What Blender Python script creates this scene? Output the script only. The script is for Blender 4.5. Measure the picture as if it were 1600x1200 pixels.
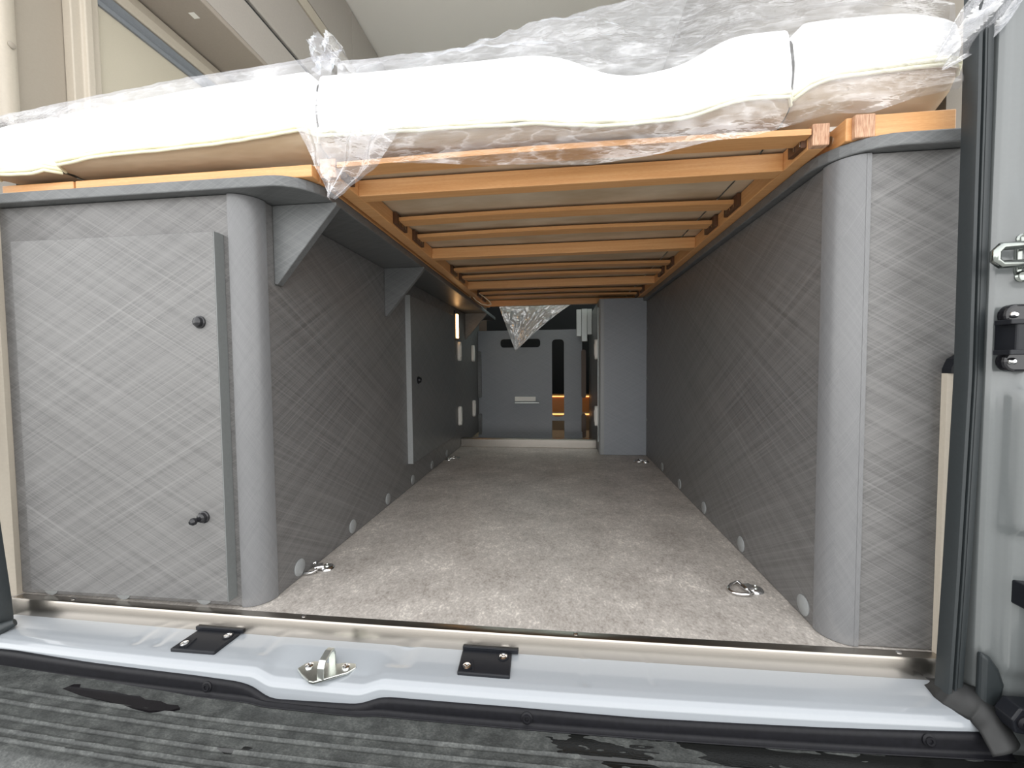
import bpy, bmesh, math, random
from mathutils import Vector, Matrix, noise
random.seed(7)
sc = bpy.context.scene
for o in list(bpy.data.objects): bpy.data.objects.remove(o)
COL = sc.collection
PI = math.pi

# ------------------------------------------------------------------ camera
cam_d = bpy.data.cameras.new('camera')
cam = bpy.data.objects.new('camera', cam_d); COL.objects.link(cam)
cam_d.sensor_width = 36.0; cam_d.lens = 637.5/1600*36; cam_d.clip_start = .01
P_, Y_, R_ = 4.28627016e-02, 1.15493733e-01, -9.08478370e-03
fw = Vector((-math.sin(Y_)*math.cos(P_), math.cos(Y_)*math.cos(P_), -math.sin(P_)))
rt = Vector((math.cos(Y_), math.sin(Y_), 0)); up = rt.cross(fw)
rt2 = rt*math.cos(R_)+up*math.sin(R_); up2 = up*math.cos(R_)-rt*math.sin(R_)
m = Matrix((rt2, up2, -fw)).transposed().to_4x4(); m.translation = (0, -.632, .42)
cam.matrix_world = m
sc.camera = cam

# ------------------------------------------------------------------ world (bright overcast sky)
w = bpy.data.worlds.new('overcast_sky'); sc.world = w; w.use_nodes = True
nt = w.node_tree; nt.nodes.clear()
wo = nt.nodes.new('ShaderNodeOutputWorld'); wb = nt.nodes.new('ShaderNodeBackground')
tc = nt.nodes.new('ShaderNodeTexCoord'); sx = nt.nodes.new('ShaderNodeSeparateXYZ')
cr = nt.nodes.new('ShaderNodeValToRGB')
cr.color_ramp.elements[0].position = 0; cr.color_ramp.elements[0].color = (1.0, 1.0, .99, 1)
cr.color_ramp.elements[1].position = 1; cr.color_ramp.elements[1].color = (.70, .71, .73, 1)
nt.links.new(tc.outputs['Generated'], sx.inputs[0]); nt.links.new(sx.outputs['Z'], cr.inputs[0])
nt.links.new(cr.outputs[0], wb.inputs[0]); nt.links.new(wb.outputs[0], wo.inputs[0])
wb.inputs[1].default_value = 3.45

vs = sc.view_settings
vs.view_transform = 'Standard'; vs.look = 'None'; vs.gamma = 1; vs.use_curve_mapping = False
vs.exposure = 0.0

# ------------------------------------------------------------------ materials
MATS = {}
class NT:
    def __init__(s, name):
        s.m = bpy.data.materials.new(name); s.m.use_nodes = True; s.t = s.m.node_tree
        s.t.nodes.clear(); s.out = s.n('ShaderNodeOutputMaterial')
    def n(s, typ, **kw):
        x = s.t.nodes.new(typ)
        for k, v in kw.items():
            if hasattr(x, k): setattr(x, k, v)
            else: x.inputs[k].default_value = v
        return x
    def l(s, a, b): s.t.links.new(a, b)
    def bsdf(s, **kw):
        b = s.n('ShaderNodeBsdfPrincipled')
        for k, v in kw.items(): b.inputs[k.replace('_', ' ')].default_value = v
        return b
    def ramp(s, fac, stops):
        r = s.n('ShaderNodeValToRGB'); e = r.color_ramp.elements
        while len(e) < len(stops): e.new(.5)
        for i, (p, c) in enumerate(stops): e[i].position = p; e[i].color = (*c, 1)
        s.l(fac, r.inputs[0]); return r.outputs[0]
    def noise(s, vec, scale, detail=3, rough=.55):
        x = s.n('ShaderNodeTexNoise'); x.inputs['Scale'].default_value = scale
        x.inputs['Detail'].default_value = detail; x.inputs['Roughness'].default_value = rough
        if vec: s.l(vec, x.inputs['Vector'])
        return x.outputs[0]
    def uv(s): return s.n('ShaderNodeTexCoord').outputs['UV']
    def obj(s): return s.n('ShaderNodeTexCoord').outputs['Object']
    def mapping(s, vec, rot=0, scale=(1, 1, 1), loc=(0, 0, 0)):
        x = s.n('ShaderNodeMapping'); x.inputs['Rotation'].default_value = (0, 0, rot)
        x.inputs['Scale'].default_value = scale; x.inputs['Location'].default_value = loc
        s.l(vec, x.inputs[0]); return x.outputs[0]
    def math(s, op, a, b=None):
        x = s.n('ShaderNodeMath', operation=op)
        for i, v in enumerate((a, b)):
            if v is None: continue
            if isinstance(v, (int, float)): x.inputs[i].default_value = v
            else: s.l(v, x.inputs[i])
        return x.outputs[0]
    def bump(s, h, b, strength=.2, dist=.002):
        x = s.n('ShaderNodeBump'); x.inputs['Strength'].default_value = strength; x.inputs['Distance'].default_value = dist
        s.l(h, x.inputs['Height']); s.l(x.outputs[0], b.inputs['Normal'])
    def done(s, sh):
        s.l(sh, s.out.inputs[0]); MATS[s.m.name] = s.m; return s.m

def simple(name, col, rough=.5, metal=0, bump=0, bscale=200, var=0, **kw):
    t = NT(name); b = t.bsdf(Roughness=rough, Metallic=metal, **kw)
    o = t.obj(); nz = t.noise(o, bscale, 4)
    lo = tuple(c*(1-var) for c in col); hi = tuple(min(1, c*(1+var)) for c in col)
    t.l(t.ramp(nz, [(.3, lo), (.7, hi)]), b.inputs['Base Color'])
    if bump: t.bump(nz, b, bump, .001)
    return t.done(b.outputs[0])

def laminate(name, dark, lite, rough=.42, k=1.0, ang=.52):
    t = NT(name); u = t.uv(); s = []
    for sg, off in ((1, 0), (-1, 3.3)):
        mp = t.mapping(u, sg*ang, (1, 1, 1), (off, off*.7, 0))
        a = t.noise(t.mapping(mp, 0, (2.6*k, 300*k, 1)), 1, 2, .5)
        b_ = t.noise(t.mapping(mp, 0, (1.4*k, 75*k, 1), (5, 2, 0)), 1, 3, .6)
        c = t.noise(t.mapping(mp, 0, (5*k, 520*k, 1), (1, 9, 0)), 1, 1, .5)
        streak = t.math('POWER', t.math('MAXIMUM', t.math('MULTIPLY', t.math('SUBTRACT', a, .5), 2.6), 0), 1.3)
        s.append(t.math('ADD', t.math('ADD', t.math('MULTIPLY', b_, .55), t.math('MULTIPLY', c, .35)), t.math('MULTIPLY', streak, .55)))
    v = t.math('MULTIPLY', t.math('ADD', s[0], s[1]), .5)
    f = t.noise(t.mapping(u, 0, (900, 900, 1)), 1, 2)
    v = t.math('ADD', v, t.math('MULTIPLY', t.math('SUBTRACT', f, .5), .18))
    b = t.bsdf(Roughness=rough)
    t.l(t.ramp(v, [(.36, dark), (.50, tuple((a+c)/2 for a, c in zip(dark, lite))), (.72, lite)]), b.inputs['Base Color'])
    t.bump(v, b, .12, .0006)
    return t.done(b.outputs[0])

laminate('grey_laminate', (.094, .091, .089), (.190, .186, .181), .40)
laminate('door_laminate', (.102, .100, .098), (.200, .197, .192), .40)
laminate('post_laminate', (.138, .139, .142), (.178, .179, .181), .30, 2.6, 1.1)
laminate('plain_laminate', (.092, .096, .097), (.155, .160, .160), .4)
laminate('back_laminate', (.21, .225, .245), (.26, .275, .30), .45, 2)
simple('laminate_edge', (.26, .27, .27), .4, var=.05)
simple('edge_dark', (.15, .158, .155), .4, var=.05)
simple('cap_grey', (.27, .28, .28), .35, var=.05)

def floor_mat():
    t = NT('vinyl_floor'); u = t.uv()
    big = t.noise(t.mapping(u, 0, (9, 9, 1)), 1, 4)
    fl = t.noise(t.mapping(u, .5, (230, 150, 1)), 1, 4, .7)
    mid = t.noise(t.mapping(u, -.3, (70, 50, 1)), 1, 4, .65)
    v = t.math('ADD', t.math('ADD', t.math('MULTIPLY', big, .3), t.math('MULTIPLY', fl, .45)), t.math('MULTIPLY', mid, .3))
    b = t.bsdf(Roughness=.45)
    t.l(t.ramp(v, [(.40, (.24, .215, .19)), (.5, (.38, .35, .318)), (.57, (.46, .427, .392)), (.66, (.74, .69, .62))]), b.inputs['Base Color'])
    t.bump(fl, b, .15, .0008); t.done(b.outputs[0])
floor_mat()

def wood_mat():
    t = NT('beech_wood'); u = t.uv()
    g = t.noise(t.mapping(u, 0, (6, 160, 1)), 1, 4, .6)
    f = t.noise(t.mapping(u, 0, (120, 900, 1)), 1, 2, .6)
    v = t.math('ADD', t.math('MULTIPLY', g, .65), t.math('MULTIPLY', f, .35))
    b = t.bsdf(Roughness=.42)
    t.l(t.ramp(v, [(.3, (.60, .29, .105)), (.5, (.68, .35, .14)), (.7, (.76, .44, .20))]), b.inputs['Base Color'])
    t.bump(f, b, .08, .0005); t.done(b.outputs[0])
wood_mat()
def endgrain():
    t = NT('end_grain'); u = t.uv()
    g = t.noise(t.mapping(u, 0, (700, 60, 1)), 1, 4, .6); b = t.bsdf(Roughness=.6)
    t.l(t.ramp(g, [(.35, (.36, .17, .09)), (.6, (.62, .39, .25))]), b.inputs['Base Color']); t.done(b.outputs[0])
endgrain()
simple('holder_brown', (.10, .045, .022), .45, var=.1)

def steel_mat(name, col=(.46, .425, .38), rough=.26):
    t = NT(name); u = t.uv()
    g = t.noise(t.mapping(u, 0, (3, 1400, 1)), 1, 2, .6); b = t.bsdf(Metallic=1., Roughness=rough)
    t.l(t.ramp(g, [(.3, tuple(c*.9 for c in col)), (.7, col)]), b.inputs['Base Color'])
    t.bump(g, b, .05, .0003); t.done(b.outputs[0])
steel_mat('brushed_steel')
simple('chrome', (.82, .82, .82), .12, 1, var=.02)
simple('dark_chrome', (.30, .32, .30), .18, 1, var=.1, bscale=40)
simple('zinc', (.62, .64, .60), .28, 1, var=.15, bscale=60)
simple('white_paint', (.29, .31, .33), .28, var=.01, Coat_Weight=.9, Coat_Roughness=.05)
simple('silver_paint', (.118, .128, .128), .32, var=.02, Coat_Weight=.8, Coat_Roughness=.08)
simple('beige_panel', (.33, .29, .235), .55, bump=.05, bscale=300, var=.02)
simple('cream_shade', (.50, .455, .36), .8, bump=.05, bscale=500, var=.03)
simple('cream_trim', (.50, .445, .365), .5, var=.03)
simple('ceiling_grey', (.86, .82, .775), .7, bump=.05, bscale=500, var=.03)
simple('locker_shaded', (.33, .285, .24), .55, var=.03)  # shade of the downward face put into a darker locker colour
simple('locker_light', (.40, .365, .33), .5, var=.03)
simple('rail_grey', (.20, .215, .235), .4, var=.05)
simple('dark_gap', (.05, .052, .055), .6)
simple('unlit_black', (.004, .004, .005), .9)  # near-black colour stands in for the unlit depth beyond the far panel
simple('black_plastic', (.009, .010, .013), .38, bump=.04, bscale=300, var=.1, Specular_IOR_Level=.3)
simple('black_gloss', (.010, .010, .012), .15, var=.1)
simple('rubber', (.022, .027, .029), .48, bump=.05, bscale=250, var=.08)
simple('rubber_dusty', (.013, .0135, .0135), .6, bump=.1, bscale=60, var=.3)
simple('trim_black', (.007, .007, .009), .45, bump=.06, bscale=150, var=.25, Specular_IOR_Level=.22)
simple('white_plastic', (.80, .78, .73), .35, var=.02)
simple('pale_metal', (.52, .55, .54), .4, .4, var=.05)
simple('brown_dark', (.10, .065, .045), .5, var=.1)
simple('tan_panel', (.30, .22, .15), .6, var=.05)
simple('orange_glow_panel', (.55, .22, .06), .45, var=.05)  # warm glow on the upper step, put into its colour
simple('cord', (.85, .75, .58), .6)
simple('pale_ground', (.36, .355, .34), .9, bump=.3, bscale=90, var=.3)  # unseen ground, made pale to bounce light deep into the bay
simple('mattress_white', (.93, .925, .90), .9, bump=.1, bscale=220, var=.01)
simple('piping_cream', (.86, .83, .62), .7, var=.06, bscale=40)
simple('wet', (.008, .007, .008), .10, var=.1, Specular_IOR_Level=.15)

def cover():
    t = NT('taupe_cover'); o = t.obj(); g = t.noise(t.mapping(o, 0, (6, 14, 30)), 1, 3); b = t.bsdf(Roughness=.75)
    t.l(t.ramp(g, [(.35, (.47, .35, .225)), (.65, (.62, .50, .36))]), b.inputs['Base Color']); t.bump(g, b, .35, .01); t.done(b.outputs[0])
cover()
def under():
    t = NT('under_cover'); o = t.obj(); g = t.noise(t.mapping(o, 0, (10, 18, 10)), 1, 4); b = t.bsdf(Roughness=.45)
    t.l(t.ramp(g, [(.35, (.74, .71, .64)), (.65, (.86, .83, .77))]), b.inputs['Base Color']); t.bump(g, b, .5, .008); t.done(b.outputs[0])
under()

def film(name, haze=.16, tint=(.93, .935, .96)):
    t = NT(name); o = t.obj()
    n1 = t.noise(t.mapping(o, .5, (13, 30, 44)), 1, 4, .55)
    r1 = t.math('ABSOLUTE', t.math('SUBTRACT', n1, .5))
    bp = t.n('ShaderNodeBump'); bp.inputs['Strength'].default_value = .6; bp.inputs['Distance'].default_value = .012
    t.l(r1, bp.inputs['Height'])
    tr = t.n('ShaderNodeBsdfTransparent'); tr.inputs[0].default_value = (*tint, 1)
    gl = t.n('ShaderNodeBsdfGlossy'); gl.inputs['Roughness'].default_value = .14; gl.inputs[0].default_value = (1, 1, 1, 1)
    df = t.n('ShaderNodeBsdfDiffuse'); df.inputs[0].default_value = (.9, .9, .93, 1)
    tl = t.n('ShaderNodeBsdfTranslucent'); tl.inputs[0].default_value = (.9, .9, .93, 1)
    for x in (gl, df, tl): t.l(bp.outputs[0], x.inputs['Normal'])
    lw = t.n('ShaderNodeLayerWeight'); lw.inputs[0].default_value = .35; t.l(bp.outputs[0], lw.inputs['Normal'])
    m1 = t.n('ShaderNodeMixShader'); m1.inputs[0].default_value = .5; t.l(df.outputs[0], m1.inputs[1]); t.l(tl.outputs[0], m1.inputs[2])
    m2 = t.n('ShaderNodeMixShader'); m2.inputs[0].default_value = .5; t.l(m1.outputs[0], m2.inputs[1]); t.l(gl.outputs[0], m2.inputs[2])
    rg = t.math('POWER', t.math('SUBTRACT', 1, t.math('MULTIPLY', r1, 2)), 30)  # highlights along the creases, put into the film's opacity
    n2 = t.noise(t.mapping(o, -.4, (9, 9, 16)), 1, 3, .6)
    patch = t.math('MAXIMUM', t.math('MULTIPLY', t.math('SUBTRACT', n2, .50), 1.6), 0)
    fac = t.math('ADD', t.math('ADD', t.math('MULTIPLY', lw.outputs['Facing'], .34), haze), t.math('MULTIPLY', t.math('ADD', t.math('MULTIPLY', rg, .16), patch), .85))
    fac = t.math('MINIMUM', fac, .85)
    m3 = t.n('ShaderNodeMixShader'); t.l(fac, m3.inputs[0]); t.l(tr.outputs[0], m3.inputs[1]); t.l(m2.outputs[0], m3.inputs[2])
    return t.done(m3.outputs[0])
film('clear_film', .05)
film('thick_film', .22)
film('lit_film', .68)  # same film whitened in place of the light it catches

def pane():
    t = NT('pane_glass'); tr = t.n('ShaderNodeBsdfTransparent'); tr.inputs[0].default_value = (.82, .90, .88, 1)
    g = t.n('ShaderNodeBsdfGlossy'); g.inputs['Roughness'].default_value = .02; mx = t.n('ShaderNodeMixShader'); mx.inputs[0].default_value = .08
    t.l(tr.outputs[0], mx.inputs[1]); t.l(g.outputs[0], mx.inputs[2]); t.done(mx.outputs[0])
pane()
def bumper_mat():
    t = NT('bumper_plastic'); o = t.obj()
    n1 = t.noise(t.mapping(o, 0, (40, 60, 40)), 1, 5, .65); n2 = t.noise(t.mapping(o, .4, (300, 500, 300)), 1, 3, .6)
    wet = t.noise(t.mapping(o, 0, (4.2, 16, 1), (2.35, .2, 0)), 1, 4, .6)
    b = t.bsdf()
    v = t.math('ADD', t.math('MULTIPLY', n1, .6), t.math('MULTIPLY', n2, .4))
    dry = t.ramp(v, [(.38, (.024, .026, .025)), (.52, (.054, .058, .055)), (.66, (.108, .113, .107))])
    # damp patches along the right half of the step
    sx_ = t.n('ShaderNodeSeparateXYZ'); t.l(o, sx_.inputs[0])
    xr = t.n('ShaderNodeMapRange'); t.l(sx_.outputs[0], xr.inputs[0])
    xr.inputs[1].default_value = -.25; xr.inputs[2].default_value = .45; xr.inputs[3].default_value = -.18; xr.inputs[4].default_value = .07
    k = t.math('GREATER_THAN', t.math('ADD', wet, xr.outputs[0]), .54)
    mx = t.n('ShaderNodeMix', data_type='RGBA'); t.l(k, mx.inputs[0]); t.l(dry, mx.inputs[6]); mx.inputs[7].default_value = (.008, .0085, .008, 1)
    t.l(mx.outputs[2], b.inputs['Base Color'])
    rr = t.math('SUBTRACT', .62, t.math('MULTIPLY', k, .45)); t.l(rr, b.inputs['Roughness'])
    t.bump(n2, b, .25, .001); t.done(b.outputs[0])
bumper_mat()
def emit(name, col, s):
    t = NT(name); e = t.n('ShaderNodeEmission'); e.inputs[0].default_value = (*col, 1); e.inputs[1].default_value = s; t.done(e.outputs[0])
emit('warm_lamp', (1, .55, .22), 11.0)
emit('warm_strip', (1, .45, .14), 2.2)

# ------------------------------------------------------------------ mesh helpers
class MB:
    def __init__(s): s.v = []; s.f = []
    def add(s, vs, fs):
        b = len(s.v); s.v += [Vector(p) for p in vs]; s.f += [[i+b for i in f] for f in fs]; return s
    def box(s, x0, x1, y0, y1, z0, z1):
        return s.add([(x0,y0,z0),(x1,y0,z0),(x1,y1,z0),(x0,y1,z0),(x0,y0,z1),(x1,y0,z1),(x1,y1,z1),(x0,y1,z1)],
              [(0,3,2,1),(4,5,6,7),(0,1,5,4),(1,2,6,5),(2,3,7,6),(3,0,4,7)])
    def prism(s, pts, axis, a, b):
        """extrude a 2-D outline along an axis: 'x' pts=(y,z), 'y' pts=(x,z), 'z' pts=(x,y)"""
        n = len(pts)
        def mk(p, t): return {'x': (t, p[0], p[1]), 'y': (p[0], t, p[1]), 'z': (p[0], p[1], t)}[axis]
        vs = [mk(p, a) for p in pts]+[mk(p, b) for p in pts]
        fs = [list(range(n)), list(range(2*n-1, n-1, -1))]+[(i, i+n, (i+1) % n+n, (i+1) % n) for i in range(n)]
        return s.add(vs, fs)
    def ring(s, pts, r, seg=8, closed=False):
        """round tube along points; r is a number or list"""
        n = len(pts); pts = [Vector(p) for p in pts]; vs = []; fs = []
        prev = None
        for i, p in enumerate(pts):
            a = pts[(i-1) % n] if (closed or i > 0) else p; b = pts[(i+1) % n] if (closed or i < n-1) else p
            t = (b-a).normalized()
            if prev is None:
                u = t.cross(Vector((0, 0, 1)));
                if u.length < .1: u = t.cross(Vector((0, 1, 0)))
            else: u = prev-t*prev.dot(t)
            u.normalize(); prev = u; v = t.cross(u)
            rr = r[i] if isinstance(r, (list, tuple)) else r
            for k in range(seg):
                an = 2*PI*k/seg; vs.append(p+u*math.cos(an)*rr+v*math.sin(an)*rr)
        m_ = n if closed else n-1
        for i in range(m_):
            j = (i+1) % n
            for k in range(seg): fs.append((i*seg+k, i*seg+(k+1) % seg, j*seg+(k+1) % seg, j*seg+k))
        if not closed: fs += [list(range(seg-1, -1, -1)), list(range((n-1)*seg, n*seg))]
        return s.add(vs, fs)
    def lathe(s, prof, c, axis=(0, 0, 1), seg=20):
        """prof = [(radius, height)...] around axis at c"""
        ax = Vector(axis).normalized(); u = ax.orthogonal().normalized(); v = ax.cross(u); c = Vector(c); vs = []; fs = []
        for r, h in prof:
            for k in range(seg):
                a = 2*PI*k/seg; vs.append(c+ax*h+(u*math.cos(a)+v*math.sin(a))*r)
        n = len(prof)
        for i in range(n-1):
            for k in range(seg): fs.append((i*seg+k, i*seg+(k+1) % seg, (i+1)*seg+(k+1) % seg, (i+1)*seg+k))
        fs += [list(range(seg-1, -1, -1)), list(range((n-1)*seg, n*seg))]
        return s.add(vs, fs)
    def grid(s, f, nu, nv):
        vs = [f(i/nu, j/nv) for j in range(nv+1) for i in range(nu+1)]
        fs = [(j*(nu+1)+i, j*(nu+1)+i+1, (j+1)*(nu+1)+i+1, (j+1)*(nu+1)+i) for j in range(nv) for i in range(nu)]
        return s.add(vs, fs)
    def build(s, name, mat, parent=None, loc=None, smooth=None, bevel=0, segs=2, solid=0, sub=0, rec=True):
        o0 = Vector(loc) if loc is not None else (parent_origin(parent) if parent else Vector())
        me = bpy.data.meshes.new(name); me.from_pydata([p-o0 for p in s.v], [], s.f)
        if rec:
            bm = bmesh.new(); bm.from_mesh(me); bmesh.ops.recalc_face_normals(bm, faces=bm.faces); bm.to_mesh(me); bm.free()
        uvl = me.uv_layers.new(name='UVMap')
        for p in me.polygons:
            nx, ny, nz = map(abs, p.normal)
            for li in p.loop_indices:
                c = me.vertices[me.loops[li].vertex_index].co+o0
                uvl.data[li].uv = (c.y, c.z) if nx > ny and nx > nz else ((c.x, c.z) if ny >= nz else (c.x, c.y))
        me.materials.append(MATS[mat])
        if smooth is not None:
            for p in me.polygons: p.use_smooth = True
            if smooth < 179: me.set_sharp_from_angle(angle=math.radians(smooth))
        o = bpy.data.objects.new(name, me); COL.objects.link(o)
        if parent: o.parent = parent
        else: o.location = o0
        if solid:
            md = o.modifiers.new('solid', 'SOLIDIFY'); md.thickness = solid; md.offset = 0
        if bevel:
            md = o.modifiers.new('bevel', 'BEVEL'); md.width = bevel; md.segments = segs; md.limit_method = 'ANGLE'; md.angle_limit = math.radians(40)
        if sub:
            md = o.modifiers.new('sub', 'SUBSURF'); md.levels = sub; md.render_levels = sub
        return o

def parent_origin(o):
    p = Vector(o.location); q = o.parent
    while q: p += Vector(q.location); q = q.parent
    return p
def tag(o, label=None, cat=None, group=None, kind=None):
    if label: o['label'] = label
    if cat: o['category'] = cat
    if group: o['group'] = group
    if kind: o['kind'] = kind
    return o
def thing(name, loc, label, cat, group=None):
    o = bpy.data.objects.new(name, None); COL.objects.link(o); o.location = loc; o.empty_display_size = .02
    return tag(o, label, cat, group)
def struct(o): o['kind'] = 'structure'; return o
def copy_tree(o, parent=None):
    c = o.copy(); COL.objects.link(c)
    if parent: c.parent = parent
    for ch in [x for x in bpy.data.objects if x.parent == o]: copy_tree(ch, c)
    return c
def lerp(tab, x):
    if x <= tab[0][0]: return tab[0][1]
    for (a, b), (c, d) in zip(tab, tab[1:]):
        if x <= c:
            t = (x-a)/(c-a); return b+(d-b)*t
    return tab[-1][1]
def slerp(tab, x, w=.02):
    return sum(lerp(tab, x+w*k) for k in (-1, -.5, 0, .5, 1))/5
def rrect(x0, x1, y0, y1, r, n=5):
    pts = []
    for cx, cy, a0 in ((x1-r, y1-r, 0), (x0+r, y1-r, 90), (x0+r, y0+r, 180), (x1-r, y0+r, 270)):
        for k in range(n+1):
            a = math.radians(a0+90*k/n); pts.append((cx+r*math.cos(a), cy+r*math.sin(a)))
    return pts

# ================================================================== THE SETTING
XL, XR = -1.02, .560
struct(MB().box(-14, 14, -14, 14, -.70, -.66).build('ground', 'pale_ground'))
# vinyl floor of the load bay, and the lower floor beyond the step
struct(MB().box(XL, XR, .002, 1.46, -.02, 0).build('floor', 'vinyl_floor'))
fb = struct(MB().box(XL, XR, 1.475, 3.4, -.06, -.04).build('floor', 'tan_panel'))
# left upper wall leans in a little as the van body does
wl = struct(MB().prism([(-1.03, -.05), (-1.03, .80), (-1.006, .84), (-1.006, 1.33), (-.96, 1.90), (-1.10, 1.90), (-1.10, -.05)], 'y', .05, 3.4).build('wall_left', 'beige_panel'))
wrm = MB()
WP = [(.563, -.05), (.563, 1.28), (.52, 1.92), (.64, 1.92), (.64, -.05)]
wrm.prism(WP, 'y', .05, 1.75).prism(WP, 'y', 2.85, 3.4)
wrm.prism([(.563, -.05), (.563, .85), (.64, .85), (.64, -.05)], 'y', 1.75, 2.85).prism([(.5575, 1.36), (.52, 1.92), (.64, 1.92), (.64, 1.36)], 'y', 1.75, 2.85)
struct(wrm.build('wall_right', 'beige_panel'))
struct(MB().box(.595, .600, 1.75, 2.85, .85, 1.36).build('added_window', 'pane_glass'))  # unseen side window, added to bring daylight to the hanging film
struct(MB().box(-1.1, .66, -.02, 1.62, 1.90, 1.93).box(-1.1, .66, 2.4, 3.4, 1.90, 1.93).box(-1.1, -.7, 1.62, 2.4, 1.90, 1.93).box(.35, .66, 1.62, 2.4, 1.90, 1.93).build('ceiling', 'ceiling_grey'))
struct(MB().box(-.7, .35, 1.62, 2.4, 1.912, 1.918).build('added_roof_vent', 'pane_glass'))  # unseen roof vent, added to brighten the mattress tops and ceiling
wbk = MB().box(-1.1, .66, 3.4, 3.44, -.1, 1.10); wbk.box(-1.1, .66, 3.4, 3.44, 1.72, 1.93)
wbk.box(-1.1, -.98, 3.4, 3.44, 1.10, 1.72); wbk.box(.54, .66, 3.4, 3.44, 1.10, 1.72)
struct(wbk.build('wall_back', 'brown_dark'))
struct(MB().box(-.98, .54, 3.415, 3.42, 1.10, 1.72).build('unseen_windscreen', 'pane_glass'))  # windscreen out of view, opened to let daylight onto ceiling and far film

# rear door pillar lining on the upper left, with a raised post and a rivet
pl = thing('pillar_lining', (-1.01, 0, .87), 'beige pillar lining with a raised rib and one rivet at the far upper left', 'wall lining')
MB().prism([(-1.025, .004), (-1.0055, .004), (-1.0055, .121), (-1.025, .121)], 'z', .87, 1.50).build('panel', 'beige_panel', pl)
MB().prism([(-1.006, .010), (-.996, .014), (-.992, .026), (-.996, .040), (-1.006, .046)], 'z', .87, 1.50).build('rib', 'cream_trim', pl, smooth=50)
MB().lathe([(.006, 0), (.006, .002), (.003, .004)], (-.9925, .030, 1.015), (1, 0, 0), 12).build('rivet', 'beige_panel', pl, smooth=50)

# window with its pulled blind
wn = thing('window_blind', (-1.0, .14, .9), 'cream window blind drawn down in its frame above the left bed', 'blind')
MB().prism([(-1.0055, .122), (-.985, .122), (-.985, .140), (-.976, .142), (-.976, .156), (-.985, .158), (-.985, .175), (-1.0055, .175)], 'z', .90, 1.30).build('frame_post', 'cream_trim', wn, bevel=.002)
MB().box(-1.0055, -.994, .175, 1.10, .90, 1.212).build('shade', 'cream_shade', wn)
MB().prism([(-1.0055, 1.212), (-.988, 1.212), (-.985, 1.220), (-.990, 1.223), (-.985, 1.228), (-.990, 1.232), (-.986, 1.244), (-1.0055, 1.246)], 'y', .175, 1.10).build('blind_rail', 'rail_grey', wn, smooth=30)
MB().prism([(-1.0055, 1.246), (-.984, 1.248), (-.980, 1.268), (-.986, 1.294), (-1.0055, 1.296)], 'y', .175, 1.10).build('frame_head', 'cream_trim', wn, bevel=.002)

# overhead locker over the left bed
lk = thing('overhead_locker', (-.92, .1, 1.30), 'grey overhead locker with a shade-darkened underside running along the upper left wall', 'locker')
MB().box(-1.004, -.846, .06, 1.55, 1.299, 1.313).build('underside', 'locker_shaded', lk, bevel=.002)
MB().box(-.858, -.846, .06, 1.55, 1.313, 1.421).build('lower_rail', 'locker_light', lk)
MB().box(-.861, -.854, .06, 1.55, 1.421, 1.436).build('shadow_gap', 'dark_gap', lk)
MB().box(-.858, -.846, .06, 1.55, 1.436, 1.620).build('locker_door', 'locker_light', lk, bevel=.002)
MB().prism([(-.858, 1.620), (-.842, 1.622), (-.836, 1.641), (-.842, 1.664), (-.858, 1.667)], 'y', .06, 1.55).build('edge_profile', 'cream_trim', lk, smooth=40)
MB().box(-.861, -.852, .06, 1.55, 1.667, 1.674).build('shadow_gap', 'dark_gap', lk)
MB().box(-.858, -.846, .06, 1.03, 1.674, 1.895).build('upper_panel', 'locker_light', lk, bevel=.002)
MB().box(-.858, -.846, 1.033, 1.55, 1.674, 1.895).build('upper_panel', 'locker_light', lk, bevel=.002)
tag(MB().box(-.905, -.890, .315, .332, 1.2980, 1.299).build('sticker', 'white_plastic', lk), 'small pale sticker')

# ================================================================== CABINETS
GL = 'grey_laminate'
lc = thing('left_cabinet', (-.77, .6, 0), 'grey crosshatched laminate cabinet left of the load bay with a rounded corner', 'cabinet')
MB().box(-1.012, -.556, .012, .028, .002, .715).build('front_panel', GL, lc)
def arc(cx, cy, r, a0, a1, n=9): return [(cx+r*math.cos(math.radians(a0+(a1-a0)*k/n)), cy+r*math.sin(math.radians(a0+(a1-a0)*k/n))) for k in range(n+1)]
# quarter-round corner post
pts = [(-.556, .009)]+arc(-.556, .049, .040, -90, 0, 12)[1:]+[(-.530, .049), (-.530, .035), (-.556, .025)]
tag(MB().prism(pts, 'z', .001, .7155).build('corner_post', 'post_laminate', lc, smooth=50), 'paler rounded corner post')
MB().box(-.534, -.518, .049, 2.0, .001, .715).build('side_panel', GL, lc)
d = MB().box(-.962, -.568, -.008, .0115, .0195, .648).build('door', 'door_laminate', lc, bevel=.0008, segs=1)
MB().box(-.568, -.5665, -.008, .0115, .0195, .648).build('edge_strip', 'edge_dark', d)
for z, sx_, tw in ((.499, -.5985, 0), (.167, -.606, 1)):
    k = MB().lathe([(.0105, 0), (.0105, .002), (.0085, .003), (.0085, .0045), (.0075, .0075), (.004, .0092), (.001, .0095)], (sx_, -.008, z), (0, -1, 0), 20)
    if tw: k.lathe([(.004, 0), (.004, .006), (.0062, .009), (.0062, .013), (.003, .0165)], (sx_-.002, -.014, z-.001), (-.25, -1, -.12), 14)
    tag(k.build('knob', 'black_gloss', d, smooth=45), 'black push knob')
d2 = MB().box(-.518, -.500, .71, 1.30, .088, .665).build('inner_door', 'plain_laminate', lc, bevel=.0012, segs=1)
MB().box(-.5178, -.4996, .7085, .7102, .0885, .6645).build('edge_strip', 'laminate_edge', d2)
MB().lathe([(.014, 0), (.014, .002), (.010, .003), (.009, .010), (.004, .012)], (-.4995, .775, .375), (1, 0, 0), 18).build('knob', 'black_gloss', d2, smooth=45)
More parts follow.
